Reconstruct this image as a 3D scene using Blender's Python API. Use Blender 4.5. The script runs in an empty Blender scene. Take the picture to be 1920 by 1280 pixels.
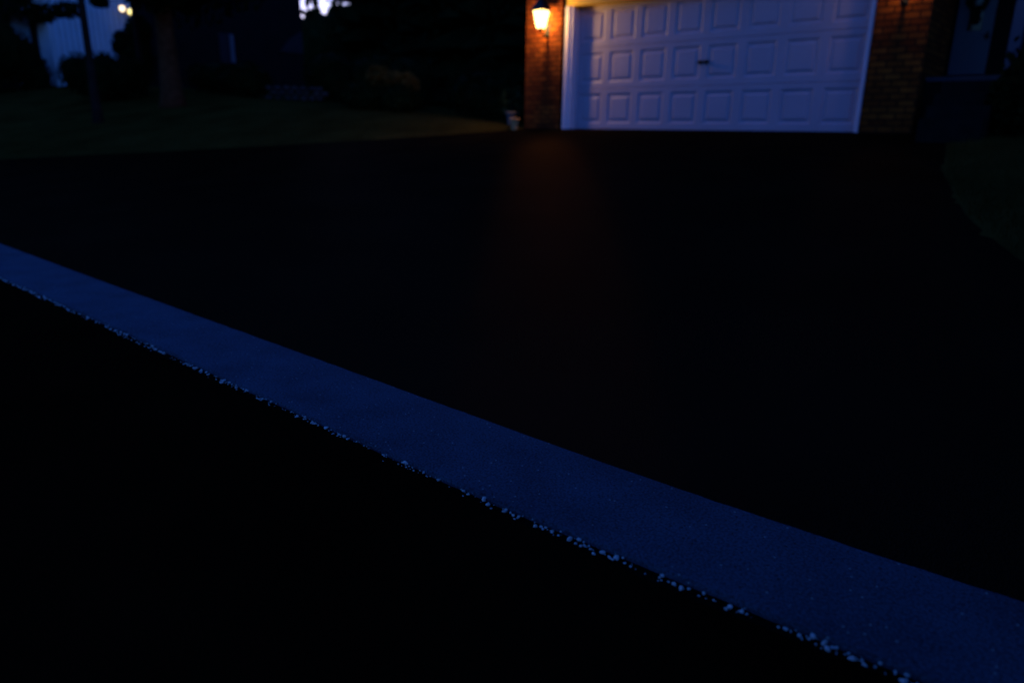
import bpy, bmesh, math, random
from mathutils import Vector, Matrix
random.seed(7)
C = bpy.context.scene.collection
S = bpy.context.scene
R = math.radians

# ------------------------------------------------------------------ camera, sky, sun, exposure
cam_d = bpy.data.cameras.new("camera")
cam = bpy.data.objects.new("camera", cam_d); C.objects.link(cam)
right = Vector((0.75429571, 0.65630744, 0.01727803))
upv = Vector((-0.19646311, 0.20052806, 0.95978682))
fwd = Vector((-0.6264505, 0.72735758, -0.28019765))
CAM = Vector((8.058, -11.013, -0.094))
m3 = Matrix((right, upv, -fwd)).transposed()
cam.matrix_world = Matrix.Translation(CAM) @ m3.to_4x4()
cam_d.sensor_width = 36.0
cam_d.lens = 36.0 * 1335.8 / 1920.0
cam_d.clip_start = 0.05; cam_d.clip_end = 1000
cam_d.dof.use_dof = True
cam_d.dof.focus_distance = 2.25
cam_d.dof.aperture_fstop = 1.45
S.camera = cam

w = bpy.data.worlds.new("World"); S.world = w; w.use_nodes = True
nt = w.node_tree; nt.nodes.clear()
SUN_AZ = R(-55)           # azimuth from +Y towards +X: the last glow stands behind the far trees
sky = nt.nodes.new("ShaderNodeTexSky"); sky.sky_type = 'NISHITA'; sky.sun_disc = False
sky.sun_elevation = R(0.0); sky.sun_rotation = SUN_AZ
sky.ozone_density = 2.7
mul = nt.nodes.new("ShaderNodeMix"); mul.data_type = 'RGBA'; mul.blend_type = 'MULTIPLY'
mul.inputs[0].default_value = 1.0; mul.inputs[7].default_value = (0.44, 0.86, 1.7, 1)   # cool white balance of the photograph
bg = nt.nodes.new("ShaderNodeBackground"); bg.inputs[1].default_value = 0.15
wo = nt.nodes.new("ShaderNodeOutputWorld")
gam = nt.nodes.new('ShaderNodeGamma'); gam.inputs[1].default_value = 1.4
nt.links.new(sky.outputs[0], gam.inputs[0]); nt.links.new(gam.outputs[0], mul.inputs[6]); nt.links.new(mul.outputs[2], bg.inputs[0]); nt.links.new(bg.outputs[0], wo.inputs[0])

S.view_settings.view_transform = 'Standard'; S.view_settings.look = 'None'
S.view_settings.exposure = 3.1; S.view_settings.gamma = 1.0
S.cycles.use_denoising = True
S.cycles.max_bounces = 5; S.cycles.transparent_max_bounces = 12
S.cycles.sample_clamp_indirect = 2.0

# ------------------------------------------------------------------ materials
def new_mat(name):
    m = bpy.data.materials.new(name); m.use_nodes = True
    n = m.node_tree.nodes; b = n["Principled BSDF"]
    return m, n, m.node_tree.links, b
def plain(name, col, rough=0.7, spec=0.3, var=0.25, scale=6.0, bump=0.0, bscale=40, metal=0.0):
    m, n, l, b = new_mat(name)
    b.inputs["Roughness"].default_value = rough
    b.inputs["Specular IOR Level"].default_value = spec
    b.inputs["Metallic"].default_value = metal
    tc = n.new("ShaderNodeTexCoord"); no = n.new("ShaderNodeTexNoise")
    no.inputs["Scale"].default_value = scale; no.inputs["Detail"].default_value = 5
    l.new(tc.outputs["Object"], no.inputs["Vector"])
    cr = n.new("ShaderNodeMapRange"); cr.inputs[1].default_value = .25; cr.inputs[2].default_value = .75
    cr.inputs[3].default_value = 1 - var; cr.inputs[4].default_value = 1 + var
    l.new(no.outputs["Fac"], cr.inputs[0])
    mx = n.new("ShaderNodeMix"); mx.data_type = 'RGBA'; mx.blend_type = 'MULTIPLY'; mx.inputs[0].default_value = 1
    mx.inputs[6].default_value = (*col, 1); l.new(cr.outputs[0], mx.inputs[7])
    l.new(mx.outputs[2], b.inputs["Base Color"])
    if bump:
        n2 = n.new("ShaderNodeTexNoise"); n2.inputs["Scale"].default_value = bscale; n2.inputs["Detail"].default_value = 4
        l.new(tc.outputs["Object"], n2.inputs["Vector"])
        bp = n.new("ShaderNodeBump"); bp.inputs["Strength"].default_value = bump; bp.inputs["Distance"].default_value = .01
        l.new(n2.outputs["Fac"], bp.inputs["Height"]); l.new(bp.outputs[0], b.inputs["Normal"])
    return m
def brick_mat(name, c1, c2, mortar):
    m, n, l, b = new_mat(name)
    tc = n.new("ShaderNodeTexCoord"); sx = n.new("ShaderNodeSeparateXYZ"); l.new(tc.outputs["Object"], sx.inputs[0])
    ad = n.new("ShaderNodeMath"); ad.operation = 'ADD'; l.new(sx.outputs[0], ad.inputs[0]); l.new(sx.outputs[1], ad.inputs[1])
    cx = n.new("ShaderNodeCombineXYZ"); l.new(ad.outputs[0], cx.inputs[0]); l.new(sx.outputs[2], cx.inputs[1])
    br = n.new("ShaderNodeTexBrick"); l.new(cx.outputs[0], br.inputs["Vector"])
    br.inputs["Scale"].default_value = 1.0; br.inputs["Brick Width"].default_value = .21; br.inputs["Row Height"].default_value = .082
    br.inputs["Mortar Size"].default_value = .011; br.inputs["Mortar Smooth"].default_value = .15
    br.inputs["Color1"].default_value = (*c1, 1); br.inputs["Color2"].default_value = (*c2, 1); br.inputs["Mortar"].default_value = (*mortar, 1)
    no = n.new("ShaderNodeTexNoise"); no.inputs["Scale"].default_value = 9; no.inputs["Detail"].default_value = 6; l.new(tc.outputs["Object"], no.inputs["Vector"])
    mx = n.new("ShaderNodeMix"); mx.data_type = 'RGBA'; mx.blend_type = 'OVERLAY'; mx.inputs[0].default_value = .7
    l.new(br.outputs["Color"], mx.inputs[6]); l.new(no.outputs["Fac"], mx.inputs[7]); l.new(mx.outputs[2], b.inputs["Base Color"])
    b.inputs["Roughness"].default_value = .9; b.inputs["Specular IOR Level"].default_value = .15
    bp = n.new("ShaderNodeBump"); bp.inputs["Strength"].default_value = .8; bp.inputs["Distance"].default_value = .012; bp.invert = True
    l.new(br.outputs["Fac"], bp.inputs["Height"]); l.new(bp.outputs[0], b.inputs["Normal"])
    return m
def emit_mat(name, col, strength, through=0.0):
    m = bpy.data.materials.new(name); m.use_nodes = True; n = m.node_tree.nodes; n.clear(); l = m.node_tree.links
    e = n.new("ShaderNodeEmission"); e.inputs[0].default_value = (*col, 1); e.inputs[1].default_value = strength
    o = n.new("ShaderNodeOutputMaterial")
    if through > 0:
        t = n.new("ShaderNodeBsdfTransparent"); t.inputs[0].default_value = (through, through, through, 1)
        a = n.new("ShaderNodeAddShader"); l.new(t.outputs[0], a.inputs[0]); l.new(e.outputs[0], a.inputs[1]); l.new(a.outputs[0], o.inputs[0])
    else: l.new(e.outputs[0], o.inputs[0])
    return m
def asphalt_mat(name, col, bump=.5, rough=.85, spec=.02, sheen=None):
    m, n, l, b = new_mat(name)
    tc = n.new("ShaderNodeTexCoord")
    v = n.new("ShaderNodeTexVoronoi"); v.inputs["Scale"].default_value = 160; l.new(tc.outputs["Object"], v.inputs["Vector"])
    no = n.new("ShaderNodeTexNoise"); no.inputs["Scale"].default_value = 1.3; no.inputs["Detail"].default_value = 6; l.new(tc.outputs["Object"], no.inputs["Vector"])
    mr = n.new("ShaderNodeMapRange"); mr.inputs[1].default_value = .3; mr.inputs[2].default_value = .7; mr.inputs[3].default_value = .7; mr.inputs[4].default_value = 1.35
    l.new(no.outputs["Fac"], mr.inputs[0])
    mx = n.new("ShaderNodeMix"); mx.data_type = 'RGBA'; mx.blend_type = 'MULTIPLY'; mx.inputs[0].default_value = 1
    mx.inputs[6].default_value = (*col, 1); l.new(mr.outputs[0], mx.inputs[7]); l.new(mx.outputs[2], b.inputs["Base Color"])
    bp = n.new("ShaderNodeBump"); bp.inputs["Strength"].default_value = bump; bp.inputs["Distance"].default_value = .004
    l.new(v.outputs["Distance"], bp.inputs["Height"]); l.new(bp.outputs[0], b.inputs["Normal"])
    b.inputs["Roughness"].default_value = rough; b.inputs["Specular IOR Level"].default_value = spec
    if sheen:
        g = n.new("ShaderNodeBsdfGlossy"); g.inputs[0].default_value = (*sheen, 1); g.inputs["Roughness"].default_value = .30
        l.new(bp.outputs[0], g.inputs["Normal"])
        ad = n.new("ShaderNodeAddShader"); l.new(b.outputs[0], ad.inputs[0]); l.new(g.outputs[0], ad.inputs[1])
        l.new(ad.outputs[0], n["Material Output"].inputs[0])
    return m
def concrete_mat(name):
    m, n, l, b = new_mat(name)
    tc = n.new("ShaderNodeTexCoord")
    no = n.new("ShaderNodeTexNoise"); no.inputs["Scale"].default_value = 150; no.inputs["Detail"].default_value = 3; l.new(tc.outputs["Object"], no.inputs["Vector"])
    mr = n.new("ShaderNodeMapRange"); mr.inputs[1].default_value = .3; mr.inputs[2].default_value = .7; mr.inputs[3].default_value = .48; mr.inputs[4].default_value = 1.52
    l.new(no.outputs["Fac"], mr.inputs[0])
    n2 = n.new("ShaderNodeTexNoise"); n2.inputs["Scale"].default_value = 5; n2.inputs["Detail"].default_value = 5; l.new(tc.outputs["Object"], n2.inputs["Vector"])
    m2 = n.new("ShaderNodeMapRange"); m2.inputs[1].default_value = .3; m2.inputs[2].default_value = .7; m2.inputs[3].default_value = .80; m2.inputs[4].default_value = 1.20
    l.new(n2.outputs["Fac"], m2.inputs[0])
    mm = n.new("ShaderNodeMath"); mm.operation = 'MULTIPLY'; l.new(mr.outputs[0], mm.inputs[0]); l.new(m2.outputs[0], mm.inputs[1])
    # pale aggregate grains and small dark pits
    v = n.new("ShaderNodeTexVoronoi"); v.inputs["Scale"].default_value = 75; l.new(tc.outputs["Object"], v.inputs["Vector"])
    sx = n.new("ShaderNodeSeparateColor"); l.new(v.outputs["Color"], sx.inputs[0])
    near = n.new("ShaderNodeMath"); near.operation = 'LESS_THAN'; near.inputs[1].default_value = .22; l.new(v.outputs["Distance"], near.inputs[0])
    pick = n.new("ShaderNodeMath"); pick.operation = 'GREATER_THAN'; pick.inputs[1].default_value = .94; l.new(sx.outputs[0], pick.inputs[0])
    sp = n.new("ShaderNodeMath"); sp.operation = 'MULTIPLY'; l.new(near.outputs[0], sp.inputs[0]); l.new(pick.outputs[0], sp.inputs[1])
    pk2 = n.new("ShaderNodeMath"); pk2.operation = 'LESS_THAN'; pk2.inputs[1].default_value = .07; l.new(sx.outputs[0], pk2.inputs[0])
    dk = n.new("ShaderNodeMath"); dk.operation = 'MULTIPLY'; l.new(near.outputs[0], dk.inputs[0]); l.new(pk2.outputs[0], dk.inputs[1])
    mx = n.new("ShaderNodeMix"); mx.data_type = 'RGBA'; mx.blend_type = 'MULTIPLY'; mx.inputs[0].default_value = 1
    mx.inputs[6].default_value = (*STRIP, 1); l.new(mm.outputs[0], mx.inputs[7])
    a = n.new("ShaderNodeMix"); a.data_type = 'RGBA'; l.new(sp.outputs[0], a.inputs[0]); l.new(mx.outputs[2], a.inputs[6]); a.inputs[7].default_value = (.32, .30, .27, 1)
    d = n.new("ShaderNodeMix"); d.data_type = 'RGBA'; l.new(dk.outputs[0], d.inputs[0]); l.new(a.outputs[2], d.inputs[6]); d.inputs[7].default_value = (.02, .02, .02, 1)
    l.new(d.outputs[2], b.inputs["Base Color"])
    bp = n.new("ShaderNodeBump"); bp.inputs["Strength"].default_value = .5; bp.inputs["Distance"].default_value = .003
    l.new(no.outputs["Fac"], bp.inputs["Height"]); l.new(bp.outputs[0], b.inputs["Normal"])
    b.inputs["Roughness"].default_value = .9; b.inputs["Specular IOR Level"].default_value = .1
    return m
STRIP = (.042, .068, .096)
M = dict(
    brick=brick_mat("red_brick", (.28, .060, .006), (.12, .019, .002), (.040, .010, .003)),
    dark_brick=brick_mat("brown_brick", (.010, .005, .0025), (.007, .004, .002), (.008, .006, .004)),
    white=plain("white_paint", (.78, .77, .75), .55, .3, .05, 3),
    header=plain("golden_header", (.88, .52, .07), .5, .3, .12, 6),  # saturated golden base colour
    shaded_urn=plain("shaded_pot", (.16, .13, .12), .8, .1, .15, 8),  # darker copy of the pot colour, holding the shadow behind the lit pot
    pipe=plain("grey_pipe", (.27, .19, .20), .8, .1, .1, 3),
    door_grey=plain("side_door_paint", (.26, .36, .42), .6, .2, .08, 3),
    post=plain("darkened_post_paint", (.09, .10, .13), .7, .1, .06, 3),  # white post darkened in colour to keep the right lantern's glow off
    trim=plain("lamplit_trim_paint", (.90, .72, .74), .5, .3, .06, 5),  # pink tint adds the lamps' warm light to the white trim
    door=plain("garage_door_paint", (.50, .385, .44), .5, .3, .06, 2.5),
    front_door=plain("front_door_paint", (.085, .085, .095), .45, .3, .06, 2),
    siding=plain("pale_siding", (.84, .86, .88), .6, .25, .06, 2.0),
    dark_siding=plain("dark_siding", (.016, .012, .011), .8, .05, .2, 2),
    dim_siding=plain("grey_siding", (.055, .032, .034), .8, .1, .15, 2),
    roof=plain("roof_shingle", (.03, .028, .028), .95, .05, .35, 8, .5, 30),
    metal=plain("black_metal", (.012, .011, .010), .5, .4, .2, 10),
    concrete=plain("step_concrete", (.05, .05, .055), .9, .1, .2, 6, .3, 60),
    step=plain("dark_step_stone", (.012, .011, .009), .9, .05, .3, 6, .3, 60),
    urn=plain("lamplit_urn_plaster", (.66, .32, .12), .7, .1, .12, 8, .2, 40),  # white pot; orange lantern glow sits in the base colour
    bark=plain("bark", (.095, .034, .015), .95, .05, .45, 7, 1.0, 18),
    dark_bark=plain("dark_bark", (.02, .015, .012), .95, .05, .4, 7, 1.0, 18),
    leaf=plain("leaf", (.030, .048, .012), .7, .08, .5, 1.3),
    leaf_dark=plain("dark_leaf", (.010, .016, .004), .85, .02, .5, 1.3),
    leaf_lamplit=plain("lamplit_leaf", (.10, .052, .008), .7, .1, .4, 2.5),  # leaf colour carries part of the lantern's warm light
    wreath=plain("wreath_leaf", (.012, .018, .006), .8, .05, .5, 9),
    grass=plain("grass", (.048, .033, .007), .95, .0, .45, 1.1, .6, 35),
    blade=plain("grass_blade", (.052, .036, .008), .9, .0, .4, 1.7),
    soil=plain("joint_soil", (.006, .0055, .004), 1.0, .0, .4, 30, .8, 80),
    stone=plain("pale_pebble", (.62, .60, .57), .8, .15, .35, 60),
    wall_stone=plain("rough_wall_stone", (.075, .055, .05), .95, .05, .5, 5, .8, 12),
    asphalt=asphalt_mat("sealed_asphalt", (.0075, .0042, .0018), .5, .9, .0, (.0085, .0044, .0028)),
    street=asphalt_mat("street_asphalt", (.010, .0042, .0018), .5, .9, .0),
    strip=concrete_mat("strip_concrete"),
    glass=plain("dark_glass", (.01, .01, .012), .08, .5, .05, 3),
    lamp_glass=emit_mat("lit_lamp_glass", (1.0, .60, .20), .55, .8),
    dim_lamp_glass=emit_mat("weakly_lit_lamp_glass", (1.0, .55, .18), .08, .8),
    bulb=emit_mat("lit_bulb", (1.0, .72, .36), 8.0),
    flood_a=emit_mat("floodlight_lens_pinkish", (1.0, .74, .48), .34),
    flood_b=emit_mat("floodlight_lens_yellow", (1.0, .80, .30), .34),
)

# ------------------------------------------------------------------ helpers
def link(name, bm, mat, parent=None, smooth=False, world=True):
    me = bpy.data.meshes.new(name); bm.normal_update(); bm.to_mesh(me); bm.free()
    for mt in (mat if isinstance(mat, (list, tuple)) else [mat]): me.materials.append(mt)
    if smooth:
        for p in me.polygons: p.use_smooth = True
    o = bpy.data.objects.new(name, me); C.objects.link(o)
    if parent is not None: o.parent = parent
    return o
def thing(name, label, cat, loc=(0, 0, 0), rz=0, group=None):
    o = bpy.data.objects.new(name, None); C.objects.link(o); o.empty_display_size = .2
    o.location = loc; o.rotation_euler = (0, 0, rz); o["label"] = label; o["category"] = cat
    if group: o["group"] = group
    return o
def tag(o, label, cat, group=None):
    o["label"] = label; o["category"] = cat
    if group: o["group"] = group
    return o
def struct(o, kind="structure"): o["kind"] = kind; return o
def box(bm, x0, x1, y0, y1, z0, z1):
    v = [bm.verts.new(p) for p in ((x0,y0,z0),(x1,y0,z0),(x1,y1,z0),(x0,y1,z0),(x0,y0,z1),(x1,y0,z1),(x1,y1,z1),(x0,y1,z1))]
    for f in ((0,3,2,1),(4,5,6,7),(0,1,5,4),(1,2,6,5),(2,3,7,6),(3,0,4,7)): bm.faces.new([v[i] for i in f])
def bev(bm, w=.006, seg=2):
    bmesh.ops.bevel(bm, geom=bm.edges[:], offset=w, segments=seg, affect='EDGES', clamp_overlap=True)
def tube(bm, pts, radii, n=10, cap=True):
    rings = []
    for i, p in enumerate(pts):
        p = Vector(p)
        d = (Vector(pts[min(i+1, len(pts)-1)]) - Vector(pts[max(i-1, 0)])).normalized()
        a = d.orthogonal().normalized() if abs(d.z) < .95 else Vector((1, 0, 0)).cross(d).normalized()
        b = d.cross(a)
        rings.append([bm.verts.new(p + (a*math.cos(t) + b*math.sin(t))*radii[i]) for t in [2*math.pi*k/n for k in range(n)]])
    for i in range(len(rings)-1):
        for k in range(n): bm.faces.new((rings[i][k], rings[i][(k+1)%n], rings[i+1][(k+1)%n], rings[i+1][k]))
    if cap: bm.faces.new(rings[0][::-1]); bm.faces.new(rings[-1])
def lathe(bm, prof, n=28, c=(0, 0, 0)):
    rings = [[bm.verts.new((c[0]+r*math.cos(2*math.pi*k/n), c[1]+r*math.sin(2*math.pi*k/n), c[2]+z)) for k in range(n)] for r, z in prof]
    for i in range(len(rings)-1):
        for k in range(n): bm.faces.new((rings[i][k], rings[i][(k+1)%n], rings[i+1][(k+1)%n], rings[i+1][k]))
    bm.faces.new(rings[0][::-1]); bm.faces.new(rings[-1])
def leaf(bm, p, s, rnd):
    # a small bent leaf of two faces
    d = Vector((rnd.gauss(0,1), rnd.gauss(0,1), rnd.gauss(0,.8))).normalized()
    a = d.orthogonal().normalized(); a.rotate(Matrix.Rotation(rnd.uniform(0, 6.28), 3, d)); b = d.cross(a)
    p = Vector(p)
    v = [bm.verts.new(q) for q in (p - a*s, p + b*s*.55 + d*s*.15, p + a*s, p - b*s*.55 + d*s*.15)]
    bm.faces.new((v[0], v[1], v[2])); bm.faces.new((v[0], v[2], v[3]))
def blob_leaves(bm, c, r, n, s, rnd, shell=.55):
    c = Vector(c)
    for _ in range(n):
        d = Vector((rnd.gauss(0,1), rnd.gauss(0,1), rnd.gauss(0,1))).normalized()
        k = shell + (1-shell)*rnd.random()
        leaf(bm, c + Vector((d.x*r[0], d.y*r[1], d.z*r[2]))*k, s*rnd.uniform(.6, 1.3), rnd)
def core(bm, c, r, rnd, sub=2, rough=.12):
    res = bmesh.ops.create_icosphere(bm, subdivisions=sub, radius=1)
    for v in res['verts']:
        k = 1 + rnd.uniform(-rough, rough)
        v.co = Vector((c[0]+v.co.x*r[0]*k, c[1]+v.co.y*r[1]*k, c[2]+v.co.z*r[2]*k))

# ------------------------------------------------------------------ terrain
Z0 = -1.044                                  # street level; the garage floor is 0
YF, YN = -9.344, -9.735                      # far and near edge of the concrete strip
def bend(x):                                  # the strip swings gently away from the street at its right end
    t = max(0, x - 6.7); return .034*t*t if t < 1.4 else .0667 + .095*(t-1.4)
def zramp(y):
    if y >= -.15: return 0.0
    if y <= YF: return Z0
    t = (y + .15)/(YF + .15)
    return Z0*(t*.93 + .07*t*t*(3-2*t))
def edge_left(y):                            # left edge of the driveway
    P = [(-9.35,-14.5),(-8.2,-12.0),(-6.8,-9.0),(-4.85,-6.0),(-2.45,-2.75),(-.5,-1.1),(.0,-1.02),(50,-1.02)]
    if y <= P[0][0]: return P[0][1]
    for (a, xa), (b, xb) in zip(P, P[1:]):
        if a <= y <= b: return xa + (xb-xa)*(y-a)/(b-a)
    return -1.02
def edge_right(y):
    P = [(-9.35,9.6),(-8.0,8.6),(-6.3,7.62),(-5.3,7.19),(-3.5,6.67),(-1.6,6.30),(-.9,6.18),(-.42,6.24),(-.2,6.6),(-.1,7.2)]
    if y <= P[0][0]: return P[0][1]
    for (a, xa), (b, xb) in zip(P, P[1:]):
        if a <= y <= b: return xa + (xb-xa)*(y-a)/(b-a)
    return 7.2
def smooth(a, b, t):
    t = max(0, min(1, (t-a)/(b-a))); return t*t*(3-2*t)
def zground(x, y):
    z = zramp(y) - .012
    if y < YF - .2: return z
    k = smooth(YF - .1, YF + 2.5, y)
    L = max(0., edge_left(y) - x)
    if L > 0: z += k*(.035*smooth(0, .25, L) + .066*min(L, 22) + .01*max(0, min(L-22, 40)))
    Rr = max(0., x - edge_right(y))
    if Rr > 0 and y < 30: z += k*(.03*smooth(0, .3, Rr) + .012*min(Rr, 10))
    if y > 3: z += .02*min(y-3, 40)*smooth(3, 8, y)
    return z
def axis(vals): return sorted(set(round(v, 3) for v in vals))
xs = axis([-120, -95, -75, -60, -50, -42, -36] + [-32 + i*.8 for i in range(22)] + [-14.4 + .4*i for i in range(64)] + [11.5, 13, 16, 20, 26, 35, 50, 70, 100])
ys = axis([-60, -40, -28, -20, -15, -12, -10.5, YN-.35, YN-.05, YN+.0, YF+.02] + [-9.2 + .3*i for i in range(44)] + [4.4 + .9*i for i in range(16)] + [20, 24, 29, 36, 45, 60, 80, 110])
bm = bmesh.new()
gv = [[bm.verts.new((x, y, zground(x, y) - (.03 if (YN-.4 < y < YF+.1) else 0))) for x in xs] for y in ys]
for j in range(len(ys)-1):
    for i in range(len(xs)-1): bm.faces.new((gv[j][i], gv[j][i+1], gv[j+1][i+1], gv[j+1][i]))
struct(link("ground", bm, M["grass"], smooth=True))
# driveway sheet
bm = bmesh.new(); rows = []
yy = [YF + .002] + [-9.1 + .26*i for i in range(34)] + [-.25, -.145]
for y in yy:
    xl, xr = edge_left(y), (edge_right(y) if y < -.42 else 6.26)
    xr = min(xr, 9.6)
    rows.append([bm.verts.new((xl + (xr-xl)*i/60, y + bend(xl + (xr-xl)*i/60)*max(0, 1-(y-YF)/1.2), zramp(y))) for i in range(61)])
for a, b in zip(rows, rows[1:]):
    for i in range(60): bm.faces.new((a[i], a[i+1], b[i+1], b[i]))
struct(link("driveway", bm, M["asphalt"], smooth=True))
# street sheet in front of the strip
bm = bmesh.new()
yst = [-30, -20, -14, -12, -11, -10.4, YN - .028]
sv = []
rs = random.Random(3)
xst = [-40, -30, -22] + [-16 + .12*i for i in range(230)] + [14, 20, 30, 40]
for y in yst:
    sv.append([bm.verts.new((x, y + (rs.uniform(-.008, .007) + .006*math.sin(x*2.3) + bend(x) if y == yst[-1] else 0), Z0 - .006 - .02*max(0, min(1, (-10.4-y)/6)))) for x in xst])
for a, b in zip(sv, sv[1:]):
    for i in range(len(xst)-1): bm.faces.new((a[i], a[i+1], b[i+1], b[i]))
struct(link("street", bm, M["street"], smooth=True))
# concrete strip between street and driveway
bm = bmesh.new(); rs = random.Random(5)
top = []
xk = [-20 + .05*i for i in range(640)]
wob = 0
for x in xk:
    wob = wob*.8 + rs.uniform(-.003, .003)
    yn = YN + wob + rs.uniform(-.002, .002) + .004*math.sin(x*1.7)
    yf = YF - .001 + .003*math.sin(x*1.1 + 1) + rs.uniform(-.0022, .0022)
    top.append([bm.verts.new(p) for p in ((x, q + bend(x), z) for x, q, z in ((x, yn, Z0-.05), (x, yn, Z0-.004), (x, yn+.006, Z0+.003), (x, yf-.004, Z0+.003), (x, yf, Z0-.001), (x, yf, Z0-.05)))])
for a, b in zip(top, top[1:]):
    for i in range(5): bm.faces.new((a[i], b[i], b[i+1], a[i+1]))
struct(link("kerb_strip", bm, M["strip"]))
# dark dirt filling the joint along the strip
bm = bmesh.new()
a = [bm.verts.new((-20 + .25*i, YN-.05 + bend(-20 + .25*i), Z0-.012)) for i in range(129)]; b = [bm.verts.new((-20 + .25*i, YN+.012 + bend(-20 + .25*i), Z0-.012)) for i in range(129)]
for i in range(128): bm.faces.new((a[i], a[i+1], b[i+1], b[i]))
struct(link("joint_dirt", bm, M["soil"]))
# pebbles lying in the joint, nobody could count them
bm = bmesh.new(); rs = random.Random(11)
def pebble(x, y, r):
    res = bmesh.ops.create_icosphere(bm, subdivisions=1, radius=1)
    sx_, sy_, sz_ = r*rs.uniform(.8, 1.3), r*rs.uniform(.7, 1.1), r*rs.uniform(.5, .8)
    rot = Matrix.Rotation(rs.uniform(0, 6.28), 3, 'Z')
    for v in res['verts']:
        k = rs.uniform(.70, 1.2)
        q = rot @ Vector((v.co.x*sx_*k, v.co.y*sy_*k, v.co.z*sz_*k))
        v.co = Vector((x + q.x, y + bend(x) + q.y, Z0 - .008 + sz_*.6 + q.z))
x = -9.0
dens = 0.8
while x < 9.2:
    dens = max(.35, min(1.0, dens + rs.uniform(-.12, .12)))
    x += rs.expovariate(1)*.0046/dens
    r = min(.0080, rs.lognormvariate(math.log(.0030), .50))
    pebble(x, YN - .012 + rs.gauss(0, .0085), r)
    if rs.random() < .022*dens:
        for _ in range(rs.randint(2, 4)): pebble(x + rs.gauss(0, .012), YN - .014 + rs.gauss(0, .008), rs.uniform(.003, .0062))
for _ in range(170): pebble(rs.uniform(-3, 8.6), YF + rs.gauss(.003, .006), rs.uniform(.0012, .0032))
for _ in range(40): pebble(rs.uniform(2, 8.4), rs.uniform(YN, YF), rs.uniform(.0010, .0024))
for _ in range(8): pebble(rs.uniform(4, 8.2), YN - rs.uniform(.05, .5), rs.uniform(.001, .002))
struct(link("pebbles", bm, M["stone"]), "stuff")

# ------------------------------------------------------------------ the brick house with the garage
house = thing("brick_house", "brick house with a wide white panelled garage door and white trim", "house")
BY = -.25                                        # brick face
bm = bmesh.new()
box(bm, -1.0, -.19, BY, .3, -.3, 2.9)            # left pier
box(bm, 4.962, 5.62, BY, 1.0, -.3, 2.9)           # right pier
box(bm, -.19, 4.962, BY, .3, 2.24, 2.9)          # over the door
box(bm, -1.0, -.75, .3, 7, -.3, 2.9)             # left side wall
link("brick_wall", bm, M["brick"], house)
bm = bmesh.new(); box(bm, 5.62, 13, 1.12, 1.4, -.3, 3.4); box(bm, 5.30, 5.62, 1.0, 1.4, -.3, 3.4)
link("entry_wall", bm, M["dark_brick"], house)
# frame round the opening
bm = bmesh.new()
bm.free()
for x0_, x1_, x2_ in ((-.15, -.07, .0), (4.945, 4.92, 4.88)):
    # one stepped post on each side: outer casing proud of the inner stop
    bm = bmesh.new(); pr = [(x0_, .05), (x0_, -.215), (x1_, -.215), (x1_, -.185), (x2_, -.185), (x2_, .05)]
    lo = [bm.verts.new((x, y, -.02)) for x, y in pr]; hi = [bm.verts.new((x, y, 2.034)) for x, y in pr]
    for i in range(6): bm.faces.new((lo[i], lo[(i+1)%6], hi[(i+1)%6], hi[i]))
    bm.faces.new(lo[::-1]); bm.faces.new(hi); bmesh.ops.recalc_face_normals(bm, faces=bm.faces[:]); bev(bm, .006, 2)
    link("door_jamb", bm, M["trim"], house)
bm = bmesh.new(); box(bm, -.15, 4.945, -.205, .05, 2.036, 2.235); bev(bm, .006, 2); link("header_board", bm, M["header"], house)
# door: backing, three sections, handle
SEC, PAN = .678, .61
bm = bmesh.new(); box(bm, .002, 4.878, .032, .07, .006, 2.03); gd = link("garage_door", bm, M["door"], house)
def section(z0):
    bm = bmesh.new()
    z1 = z0 + SEC
    def V(x, y, z): return bm.verts.new((x, y, z))
    def ringq(a, b):
        for i in range(4): bm.faces.new((a[i], a[(i+1)%4], b[(i+1)%4], b[i]))
    def rect(xa, xb, za, zb, y): return [V(xa, y, za), V(xb, y, za), V(xb, y, zb), V(xa, y, zb)]
    e = .007
    for c in range(8):
        xa, xb = c*PAN, (c+1)*PAN
        pa, pb, qa, qb = xa + .062, xb - .062, z0 + .10, z1 - .075
        outer = rect(xa, xb, z0 + e, z1 - e, 0)
        r0 = rect(pa, pb, qa, qb, 0); ringq(outer, r0)
        r1 = rect(pa+.042, pb-.042, qa+.042, qb-.042, .021); ringq(r0, r1)
        r2 = rect(pa+.045, pb-.045, qa+.045, qb-.045, .021); ringq(r1, r2)
        r3 = rect(pa+.085, pb-.085, qa+.085, qb-.085, .002); ringq(r2, r3)
        bm.faces.new(r3)
    # rolled top and bottom edges of the section
    for za, zb in ((z0 + e, z0 + .001), (z1 - e, z1 - .001)):
        a = [V(0, 0, za), V(4.88, 0, za)]; b = [V(0, .008, zb), V(4.88, .008, zb)]; cc = [V(0, .031, zb), V(4.88, .031, zb)]
        bm.faces.new((a[0], a[1], b[1], b[0])); bm.faces.new((b[0], b[1], cc[1], cc[0]))
    bmesh.ops.remove_doubles(bm, verts=bm.verts[:], dist=1e-5); bmesh.ops.recalc_face_normals(bm, faces=bm.faces[:])
    for f in bm.faces:
        if f.normal.y > 0: f.normal_flip()
    return bm
for i in range(3): link("door_section", section(.002 + i*SEC), M["door"], gd)
bm = bmesh.new()
box(bm, 2.365, 2.43, -.012, -.001, 1.0, 1.06); box(bm, 2.47, 2.535, -.012, -.001, 1.0, 1.06)
tube(bm, [(2.35, -.035, 1.028), (2.40, -.05, 1.034), (2.50, -.05, 1.034), (2.545, -.035, 1.028)], [.009, .013, .013, .009], 10)
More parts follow.
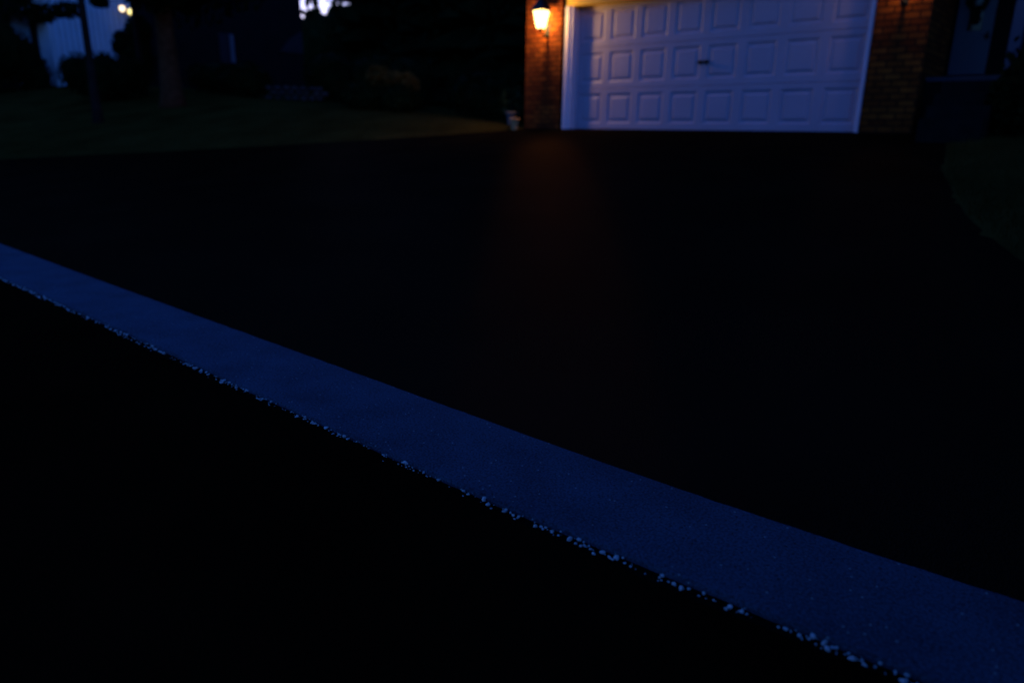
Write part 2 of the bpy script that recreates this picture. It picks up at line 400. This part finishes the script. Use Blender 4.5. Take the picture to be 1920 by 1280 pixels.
tube(bm, [(2.395, -.01, 1.03), (2.395, -.05, 1.03)], [.010, .010], 8); tube(bm, [(2.505, -.01, 1.03), (2.505, -.05, 1.03)], [.010, .010], 8)
link("door_handle", bm, M["metal"], gd)
# roof with overhanging eaves
bm = bmesh.new()
v = [bm.verts.new(p) for p in ((-1.4,-.75,2.905),(13.4,-.75,2.905),(13.4,4,4.9),(-1.4,4,4.9),(-1.4,9,2.905),(13.4,9,2.905),
     (-1.4,-.75,3.05),(13.4,-.75,3.05),(13.4,4,5.05),(-1.4,4,5.05),(-1.4,9,3.05),(13.4,9,3.05))]
for f in ((0,1,2,3),(3,2,5,4),(6,9,8,7),(9,10,11,8),(0,6,7,1),(4,5,11,10),(0,3,9,6),(3,4,10,9),(1,7,8,2),(2,8,11,5)): bm.faces.new([v[i] for i in f])
link("roof", bm, M["roof"], house)
bm = bmesh.new(); box(bm, -1.3, 13.3, -.70, -.252, 2.86, 2.9); link("eave", bm, M["dark_siding"], house)
# entry door and landing
bm = bmesh.new(); bx0, bx1, bz0 = 5.655, 6.10, .795
box(bm, bx0, bx1, 1.07, 1.117, bz0, 2.6); bev(bm, .004, 1)
for za, zb in ((bz0+.07, bz0+.30), (bz0+.36, bz0+.52)):
    for xa, xb in ((bx0+.06, bx0+.20), (bx1-.20, bx1-.06)): box(bm, xa, xb, 1.062, 1.0695, za, zb)
fd = link("front_door", bm, M["front_door"], house)
bm = bmesh.new(); box(bm, 5.80, 5.97, 1.058, 1.069, 1.36, 1.95); link("door_glass", bm, M["glass"], fd)
bm = bmesh.new(); tube(bm, [(6.055, 1.07, 1.285), (6.055, 1.03, 1.285)], [.012, .012], 8); lathe(bm, [(.004,-.028),(.024,-.02),(.030,0),(.024,.02),(.004,.028)], 12, (6.055, 1.015, 1.285))
box(bm, 6.035, 6.075, 1.062, 1.0695, 1.24, 1.34); link("door_knob", bm, M["metal"], fd)
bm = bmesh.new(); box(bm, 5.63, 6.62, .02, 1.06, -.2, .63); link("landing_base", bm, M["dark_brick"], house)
bm = bmesh.new(); box(bm, 5.625, 6.7, .0, 1.06, .64, .70); bev(bm, .006, 2); link("landing_slab", bm, M["concrete"], house)
bm = bmesh.new(); box(bm, 6.47, 6.60, -.02, .11, .715, 2.86); bev(bm, .008, 2); link("porch_post", bm, M["post"], house)
st = thing("entry_steps", "dark stone steps leading up to the front door right of the garage", "steps", (6.2, -.6, 0))
for k in range(4):
    bm = bmesh.new(); box(bm, 5.89-6.2, 6.56-6.2, -.02-.3*(k+1)+.6, -.02-.3*k+.598, -.15, .62-.155*k); bev(bm, .01, 2); link("step", bm, M["step"], st)

# wreath on the front door
wr = thing("wreath", "dark leafy wreath hanging on the front door", "wreath", (5.885, 1.02, 1.74))
rs = random.Random(2); bm = bmesh.new()
for _ in range(420):
    t = rs.uniform(0, 6.28); r = .105 + rs.gauss(0, .02)
    leaf(bm, (r*math.cos(t), rs.uniform(-.03, .03), r*math.sin(t)), rs.uniform(.015, .03), rs)
for _ in range(90): leaf(bm, (rs.gauss(0, .03), rs.uniform(-.03, .02), -.13 - rs.uniform(0, .16)), rs.uniform(.02, .03), rs)
link("wreath_leaves", bm, M["wreath"], wr)
bm = bmesh.new(); box(bm, -.006, .006, .0, .006, .10, .30); link("hanger", bm, M["metal"], wr)

# ------------------------------------------------------------------ wall lanterns
def lantern(x, label, watts, pane):
    t = thing("wall_lantern", label, "lantern", (x, BY, 0), 0, "wall lanterns beside the garage door")
    yc = -.20
    bm = bmesh.new()                                # back plate, scroll and cup under the glass
    box(bm, -.05, .05, -.022, 0, 1.56, 1.76); bev(bm, .01, 2)
    tube(bm, [(0,-.02,1.60),(0,-.07,1.575),(0,-.13,1.59),(0,-.18,1.64),(0,yc,1.672)], [.018,.022,.018,.016,.014], 10)
    lathe(bm, [(.012,-.05),(.028,-.03),(.034,-.008),(.046,0),(.048,.012),(.02,.014)], 16, (0, yc, 1.672))
    link("bracket", bm, M["metal"], t)
    z0, z1, a, b = 1.690, 1.965, .054, .100
    bm = bmesh.new()
    lo = [bm.verts.new((sx*a, yc+sy*a, z0)) for sx, sy in ((-1,-1),(1,-1),(1,1),(-1,1))]
    hi = [bm.verts.new((sx*b, yc+sy*b, z1)) for sx, sy in ((-1,-1),(1,-1),(1,1),(-1,1))]
    for i in range(4): bm.faces.new((lo[i], lo[(i+1)%4], hi[(i+1)%4], hi[i]))
    link("glass_pane", bm, M[pane], t)
    bm = bmesh.new()
    for i in range(4):
        sx, sy = ((-1,-1),(1,-1),(1,1),(-1,1))[i]
        tube(bm, [(sx*a*1.03, yc+sy*a*1.03, z0-.003), (sx*b*1.03, yc+sy*b*1.03, z1+.004)], [.006, .006], 6)
    link("frame", bm, M["metal"], t)
    bm = bmesh.new()
    prev = None
    for r, z in ((.125, z1), (.130, z1+.018), (.098, z1+.085), (.055, z1+.15), (.03, z1+.175), (.012, z1+.21), (.016, z1+.232), (.004, z1+.25)):
        ring = [bm.verts.new((sx*r, yc+sy*r, z)) for sx, sy in ((-1,-1),(1,-1),(1,1),(-1,1))]
        if prev:
            for i in range(4): bm.faces.new((prev[i], prev[(i+1)%4], ring[(i+1)%4], ring[i]))
        else: bm.faces.new(ring[::-1])
        prev = ring
    bm.faces.new(prev); link("cap", bm, M["metal"], t)
    bm = bmesh.new(); lathe(bm, [(.006,-.05),(.014,-.045),(.020,-.01),(.016,.02),(.004,.05)], 12, (0, yc, 1.83)); link("bulb", bm, M["bulb"], t)
    ld = bpy.data.lights.new("lantern_light", 'POINT'); ld.energy = watts; ld.color = (1.0, .60, .16); ld.shadow_soft_size = .045
    lo_ = bpy.data.objects.new("lantern_light", ld); C.objects.link(lo_); lo_.parent = t; lo_.location = (0, yc, 1.82)
    return t
lantern(-.50, "lit black wall lantern on the brick pier left of the garage door", 10.5, "lamp_glass")
lantern(5.29, "black wall lantern at the top edge on the brick pier right of the garage door", .34, "dim_lamp_glass")

# ------------------------------------------------------------------ urns by the left pier
def urn(name, label, x, y, s, mat):
    t = thing(name, label, "plant pot", (x, y, zground(x, y) + .0), 0, "pale pots beside the left brick pier")
    bm = bmesh.new(); lathe(bm, [(.062*s,0),(.068*s,.012*s),(.070*s,.03*s),(.082*s,.12*s),(.096*s,.215*s),(.098*s,.225*s)], 26); link("body", bm, mat, t, True)
    bm = bmesh.new(); lathe(bm, [(.099*s,.226*s),(.118*s,.232*s),(.122*s,.25*s),(.118*s,.272*s),(.104*s,.275*s),(.098*s,.262*s),(.01,.26*s)], 26); link("rim", bm, mat, t, True)
    return t
urn("plant_pot", "small white pot with a rim lit by the lantern, at the left brick pier", -1.10, -.42, .80, M["urn"])
urn("plant_pot", "dim bluish pot standing left of the lit white pot", -1.47, -.10, .92, M["shaded_urn"])

# ------------------------------------------------------------------ neighbour house
nb = thing("neighbour_house", "pale house with vertical siding beyond the lawn at left", "house", (-22, 0, 1.2))
bm = bmesh.new(); y = -1.16
while y < 1.6:
    box(bm, -.089, .025, y, y + .14, -.3, 5.2); y += .19
box(bm, -7, -.09, -1.2, 1.75, -.3, 5.2)
link("siding_wall", bm, M["siding"], nb)
bm = bmesh.new(); box(bm, -.02, .045, -1.32, -1.165, -.05, 5.2); bev(bm, .006, 1); link("corner_board", bm, M["white"], nb)
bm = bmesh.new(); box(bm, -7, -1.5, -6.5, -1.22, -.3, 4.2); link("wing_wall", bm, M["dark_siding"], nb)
bm = bmesh.new(); box(bm, -1.5, -1.45, -2.02, -1.46, .1, 2.42); bev(bm, .01, 1); link("side_door", bm, M["door_grey"], nb)
# small gabled hood over the side door
bm = bmesh.new()
for (ya, za), (yb, zb) in (((-2.30, 2.30), (-1.66, 2.62)), ((-1.62, 2.62), (-1.10, 2.14))):
    v = [bm.verts.new(p) for p in ((-1.45,ya,za),(-.1,ya,za),(-.1,yb,zb),(-1.45,yb,zb),(-1.45,ya,za+.12),(-.1,ya,za+.12),(-.1,yb,zb+.12),(-1.45,yb,zb+.12))]
    for f in ((0,3,2,1),(4,5,6,7),(0,1,5,4),(1,2,6,5),(2,3,7,6),(3,0,4,7)): bm.faces.new([v[i] for i in f])
link("entry_hood", bm, M["dark_siding"], nb)
bm = bmesh.new()
for (ya, za), (yb, zb) in (((-2.26, 2.27), (-1.74, 2.54)), ((-1.60, 2.50), (-1.15, 2.11))):
    v = [bm.verts.new(p) for p in ((-.098,ya,za),(-.07,ya,za),(-.07,yb,zb),(-.098,yb,zb),(-.098,ya,za+.10),(-.07,ya,za+.10),(-.07,yb,zb+.10),(-.098,yb,zb+.10))]
    for f in ((0,3,2,1),(4,5,6,7),(0,1,5,4),(1,2,6,5),(2,3,7,6),(3,0,4,7)): bm.faces.new([v[i] for i in f])
link("fascia_board", bm, M["white"], nb)
bm = bmesh.new()
v = [bm.verts.new(p) for p in ((-7.3,-6.9,4.2),(.4,-6.9,4.2),(.4,2.8,5.2),(-7.3,2.8,5.2),(-7.3,-2,7.5),(.4,-2,7.5))]
for f in ((0,1,5,4),(2,3,4,5),(1,2,5),(0,4,3)): bm.faces.new([v[i] for i in f])
link("roof", bm, M["roof"], nb)
fl = thing("twin_floodlight", "lit twin floodlight high on the pale siding wall", "floodlight", (-21.975, 1.30, 4.05))
bm = bmesh.new(); box(bm, 0, .05, -.09, .09, -.06, .06); bev(bm, .01, 2); link("base", bm, M["metal"], fl)
for dy, dz, mt in ((-.16, .03, "flood_a"), (.13, -.04, "flood_b")):
    bm = bmesh.new(); tube(bm, [(.04, dy*.3, 0), (.10, dy, dz)], [.02, .02], 8); tube(bm, [(.09, dy, dz), (.2, dy, dz), (.26, dy, dz-.01)], [.05, .085, .095], 14)
    h = link("lamp_head", bm, M["metal"], fl)
    bm = bmesh.new(); lathe(bm, [(.005,.0),(.06,.012),(.1,.05),(.1,.06),(.005,.061)], 16)
    bmesh.ops.rotate(bm, verts=bm.verts[:], cent=(0,0,0), matrix=Matrix.Rotation(R(-90), 3, 'Y')); bmesh.ops.translate(bm, verts=bm.verts[:], vec=(.325, dy, dz-.01))
    link("lens", bm, M[mt], h, True)

# grey house half hidden behind the big tree
gh = thing("grey_house", "dim grey house half hidden behind the big tree trunk", "house", (-27, 9, 1.9))
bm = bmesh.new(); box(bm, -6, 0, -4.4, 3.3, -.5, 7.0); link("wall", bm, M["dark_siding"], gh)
bm = bmesh.new(); box(bm, 0, .06, -1.38, -.885, .75, 2.4); link("window", bm, M["dim_siding"], gh)
bm = bmesh.new(); box(bm, 0, .12, -.84, -.68, .80, 2.38); bev(bm, .01, 1); link("downpipe", bm, M["pipe"], gh)
bm = bmesh.new()
v = [bm.verts.new(p) for p in ((.05,1.9,1.85),(.05,3.26,1.85),(.05,3.26,2.95),(.05,2.55,2.55),(0,1.9,1.85),(0,3.26,1.85),(0,3.26,2.95),(0,2.55,2.55))]
for f in ((0,1,2,3),(4,7,6,5),(0,4,5,1),(1,5,6,2),(2,6,7,3),(3,7,4,0)): bm.faces.new([v[i] for i in f])
link("gable_panel", bm, M["dim_siding"], gh)
bm = bmesh.new()
v = [bm.verts.new(p) for p in ((-6.4,-4.8,7.0),(.4,-4.8,7.0),(.4,3.4,7.0),(-6.4,3.4,7.0),(-6.4,-.5,9.2),(.4,-.5,9.2))]
for f in ((0,1,5,4),(2,3,4,5),(1,2,5),(0,4,3)): bm.faces.new([v[i] for i in f])
link("roof", bm, M["roof"], gh)

# low rough stone wall at the back of the lawn
sw = thing("stone_wall", "low rough stone wall at the back edge of the lawn", "wall", (-12.1, 2.0, zground(-12.1, 2.0)))
rs = random.Random(21); bm = bmesh.new()
for row in range(3):
    for k in range(7):
        c = Vector((.0, 0, 0)); d = Vector((.79, 1.17, 0)).normalized(); q = d*((k-3)*.25 + (.12 if row % 2 else 0) + rs.uniform(-.03, .03))
        res = bmesh.ops.create_icosphere(bm, subdivisions=2, radius=1)
        rr = (rs.uniform(.12, .16), rs.uniform(.10, .13), rs.uniform(.065, .09))
        for vv in res['verts']:
            k2 = rs.uniform(.9, 1.08); vv.co = Vector((q.x + vv.co.x*rr[0]*k2, q.y + vv.co.y*rr[1]*k2, .06 + row*.14 + vv.co.z*rr[2]*k2))
link("stones", bm, M["wall_stone"], sw)

# ------------------------------------------------------------------ shrubs and trees
def shrub(name, label, cat, x, y, blobs, n, s, mat, seed, group=None, cores=True, z=None):
    rs = random.Random(seed); t = thing(name, label, cat, (x, y, zground(x, y) if z is None else z), 0, group)
    bm = bmesh.new()
    for c, r in blobs:
        if cores: core(bm, c, tuple(k*.80 for k in r), rs, 2, .10)
        blob_leaves(bm, c, r, n, s, rs, .72)
    link("foliage", bm, mat, t)
    bm = bmesh.new()
    for k in range(3):
        a = rs.uniform(0, 6.28); tube(bm, [(.03*math.cos(a), .03*math.sin(a), -.1), (.15*math.cos(a), .15*math.sin(a), .35)], [.025, .015], 6)
    link("stem", bm, M["dark_bark"], t)
    return t
shrub("clipped_bush", "large clipped dark bush in front of the pale siding house", "bush", -15.0, -2.35,
      [((-.50,-.42,.72),(.62,.60,.60)), ((.0,0,.74),(.72,.70,.60)), ((.52,.46,.70),(.66,.62,.60)), ((0,0,.35),(.70,.65,.45))], 800, .05, M["leaf_dark"], 31)
shrub("round_bush", "dark upright bush behind the right end of the clipped bush", "bush", -16.4, -.75,
      [((0,0,.9),(.6,.55,.95)), ((.05,.1,1.75),(.42,.40,.50)), ((-.25,-.25,1.35),(.38,.36,.45))], 800, .055, M["leaf_dark"], 32)
shrub("round_bush", "rounded dark bush left of the pale siding house, under the hood", "bush", -21.8, -2.55,
      [((0,-.25,1.25),(.75,.70,1.1)), ((.1,.30,.95),(.55,.55,.95)), ((.1,.55,.5),(.5,.5,.75)), ((0,-1.0,.8),(.8,.8,1.05))], 700, .06, M["leaf_dark"], 33)
# hedge of separate shrubs along the back of the lawn
HB = "dark shrubs along the back of the lawn"
for k, (x, y, r, h) in enumerate([(-13.6,1.2,1.0,1.0),(-12.3,3.6,1.1,1.6),(-10.6,4.0,1.1,1.6),(-8.9,3.7,1.0,1.5),(-4.9,2.6,1.0,1.15),(-3.6,1.6,.85,.95),(-2.5,1.0,.65,.75),(-16.5,1.8,1.2,1.0),(-5.65,.62,.62,.62),(-6.5,.25,.7,.66)]):
    shrub("garden_shrub", "dark shrub in the unlit row between the big trunk and the brick pier", "shrub", x, y,
          [((0,0,h*.48),(r,r*.9,h*.55)), ((r*.4,-.1,h*.38),(r*.7,r*.7,h*.45)), ((-r*.35,.15,h*.55),(r*.65,r*.7,h*.48))], 620, .06, M["leaf_dark"], 40+k, HB)
shrub("garden_shrub", "shrub with leaves tinted for lantern light in the dark shrub row", "shrub", -5.85, .88,
      [((.10,.08,.62),(.30,.28,.28)), ((-.16,-.10,.72),(.34,.30,.20)), ((-.42,-.32,.80),(.32,.30,.22))], 420, .085, M["leaf_lamplit"], 55)
shrub("potted_plant", "thin brownish plant behind the pale pots", "plant", -1.75, .25, [((0,0,.42),(.26,.22,.32))], 260, .04, M["leaf"], 56, None, False)
shrub("entry_bush", "dark bush covering the foot of the white porch post", "bush", 7.05, -.75,
      [((0,0,.62),(.52,.42,.72)), ((.35,.15,1.05),(.5,.45,.65)), ((-.25,.1,.40),(.35,.35,.45))], 900, .05, M["leaf_dark"], 57)

def trunk(bm, x0, y0, h, r0, r1, lean=(0, 0), flare=1.5, n=12, z0=-.25):
    pts, rad = [], []
    for i in range(9):
        t = i/8; pts.append((x0 + lean[0]*t + .02*math.sin(t*7)*h*.05, y0 + lean[1]*t + .02*math.cos(t*6)*h*.05, z0 + (h - z0)*t))
        rad.append((r0 + (r1-r0)*t)*(1 + (flare-1)*math.exp(-t*14)))
    tube(bm, pts, rad, n)
def limb(bm, a, b, r0, r1):
    a, b = Vector(a), Vector(b); mid = (a+b)/2 + Vector((0, 0, .08*(b-a).length)); tube(bm, [a, mid, b], [r0, (r0+r1)/2, r1], 7)
def broad_tree(name, label, x, y, h, r, crowns, nl, ls, seed, bark, leafm, lean=(0,0), group=None, cores=True):
    rs = random.Random(seed); t = thing(name, label, "tree", (x, y, zground(x, y)), 0, group)
    bm = bmesh.new(); trunk(bm, 0, 0, h, r, r*.55, lean)
    for c, rr in crowns: limb(bm, (lean[0]*.7, lean[1]*.7, h*.72), c, r*.35, r*.08)
    link("trunk", bm, bark, t, True)
    bm = bmesh.new()
    for c, rr in crowns:
        if cores: core(bm, c, tuple(k*.72 for k in rr), rs, 2, .15)
        blob_leaves(bm, c, rr, nl, ls, rs, .45 if not cores else .7)
    link("crown", bm, leafm, t)
    return t
broad_tree("big_tree", "thick trunked tree with reddish bark on the lawn", -11.6, -2.0, 4.6, .27,
      [((-1.2,-.1,4.4),(1.5,1.3,1.6)), ((.5,1.6,4.2),(1.6,1.5,1.8)), ((-2.4,1.8,4.2),(1.9,1.9,2.0)), ((1.7,2.7,4.4),(1.5,1.5,1.6)), ((.55,-.45,3.15),(1.15,1.0,1.0)), ((-.2,-.9,3.5),(1.0,.9,.9)), ((0,0,5.9),(2.6,2.6,1.8))], 1500, .09, 61, M["bark"], M["leaf_dark"])
broad_tree("young_tree", "thin dark young tree standing before the pale siding wall", -11.0, -4.1, 5.0, .10,
      [((-.68,-.59,2.38),(.40,.36,.22)), ((-.28,-.22,2.46),(.34,.30,.18)), ((.30,.26,2.64),(.24,.22,.12)), ((-1.2,-1.05,2.55),(.55,.48,.34)), ((-.6,-.55,3.15),(1.2,1.1,.36)), ((0,0,3.9),(1.3,1.3,.8))], 330, .06, 62, M["dark_bark"], M["leaf_dark"], (0,0), None, False)
broad_tree("slender_tree", "slender dark trunk at the right edge of the pale siding wall", -15.3, -1.15, 5.6, .10,
      [((.5,.4,6.0),(1.3,1.3,1.2))], 900, .08, 63, M["dark_bark"], M["leaf_dark"])
shrub("added_shade_hedge", "tall unseen hedge added to shade the near right end of the concrete strip", "hedge", 10.65, -10.4,  # out of view, added to dim the strip's right end
      [((-.1,-1.9,1.2),(1.3,1.4,1.75)), ((0,-.3,1.2),(1.25,1.4,1.8)), ((.2,1.3,1.2),(1.3,1.3,1.7))], 1500, .07, M["leaf_dark"], 71)
broad_tree("added_shade_tree", "unseen leafy tree added to shade the near right end of the concrete strip", 12.9, -9.2, 3.0, .2,  # crown outside the frame, put here to shade the strip
      [((-4.3,-.3,2.75),(1.9,1.9,.70)), ((-3.2,1.2,2.9),(2.0,1.7,.8)), ((-1.2,0,3.4),(2.2,2.4,1.1)), ((-4.4,-2.2,2.9),(1.8,1.6,.8)), ((-4.9,.7,2.65),(1.6,1.4,.62)), ((-3.6,-1.2,2.6),(1.6,1.6,.6))], 1300, .09, 64, M["dark_bark"], M["leaf_dark"])
# dark conifers and trees behind
def conifer(x, y, h, r, seed, label, group):
    rs = random.Random(seed); t = thing("conifer", label, "tree", (x, y, zground(x, y)), 0, group)
    bm = bmesh.new(); trunk(bm, 0, 0, h*.96, h*.018, .02); link("trunk", bm, M["dark_bark"], t, True)
    bm = bmesh.new()
    nl = 15
    for k in range(nl):
        f = k/nl; z = h*(.02 + .96*f); rr = r*(1-f)**.85 + .12
        # drooping skirt of branches
        m = 13; ring_i = []; ring_o = []
        for j in range(m*2):
            a = math.pi*j/m + k*.37; q = rr*(1.0 if j % 2 else .62)*rs.uniform(.85, 1.12)
            ring_i.append(bm.verts.new((.10*rr*math.cos(a), .10*rr*math.sin(a), z + h*.085)))
            ring_o.append(bm.verts.new((q*math.cos(a), q*math.sin(a), z - rs.uniform(.0, .05)*h*.5)))
        for j in range(m*2): bm.faces.new((ring_i[j], ring_o[j], ring_o[(j+1)%(2*m)], ring_i[(j+1)%(2*m)]))
        for _ in range(90):
            a = rs.uniform(0, 6.28); q = rr*math.sqrt(rs.uniform(.25, 1.25)); leaf(bm, (q*math.cos(a), q*math.sin(a), z + (1-q/rr)*h*.07 + rs.uniform(-.05, .05)*h*.3), .16*rs.uniform(.6, 1.3), rs)
    link("crown", bm, M["leaf_dark"], t)
    return t
GC = "dark conifers behind the shrub row"
LC = "tall dark conifer in the black wood behind the shrub row"
con = [(-12.9,9.6,13,3.0),(-9.6,9.0,14,3.3),(-6.4,8.5,13,3.2),(-3.6,8.0,12,2.8),(-5.5,14,15,3.6),(-9.5,15,16,3.8),(-16.2,14.5,17,4.0),(-18.3,10.7,15,3.0)]
for k, (x, y, h, r) in enumerate(con): conifer(x, y, h, r, 80+k, LC, GC)
# far wood closing the view
bm = bmesh.new(); rs = random.Random(99)
for k in range(64):
    az = R(-100 + 112*k/63); d = rs.uniform(64, 72)
    gap = abs(math.degrees(az) + 55.5) < 4.5
    hh = rs.uniform(9.5, 10.4) if gap else rs.uniform(14, 19)
    c = CAM + Vector((math.sin(az)*d, math.cos(az)*d, 0))
    core(bm, (c.x, c.y, hh*.38), (2.6, 2.6, hh*.55), rs, 2, .12)
    for _ in range(160):
        f = rs.random()**.7; a = rs.uniform(0, 6.28); q = 2.9*(1-f*.85)*rs.uniform(.6, 1.1)
        leaf(bm, (c.x + q*math.cos(a), c.y + q*math.sin(a), hh*f*1.0), .42*rs.uniform(.6, 1.3), rs)
struct(link("distant_woods", bm, M["leaf_dark"]), "stuff")
# short grass on the lawn
bm = bmesh.new(); rs = random.Random(77)
def blade(x, y):
    z = zground(x, y); h = rs.uniform(.03, .075); a = rs.uniform(0, 6.28); wv = Vector((math.cos(a), math.sin(a), 0))*.004
    ln = Vector((rs.gauss(0, .02), rs.gauss(0, .02), h)); p = Vector((x, y, z - .004))
    bm.faces.new((bm.verts.new(p - wv), bm.verts.new(p + wv), bm.verts.new(p + ln)))
n = 0
while n < 26000:
    if rs.random() < .45:
        y = rs.uniform(-6.2, -.15); x = edge_right(y) + .02 + abs(rs.gauss(0, 1.1))
        if x > 10: continue
    else:
        y = rs.uniform(-6.5, 2.2); x = edge_left(y) - .02 - abs(rs.gauss(0, 3.5))
        if x < -15: continue
    blade(x, y); n += 1
struct(link("lawn_grass", bm, M["blade"]), "stuff")
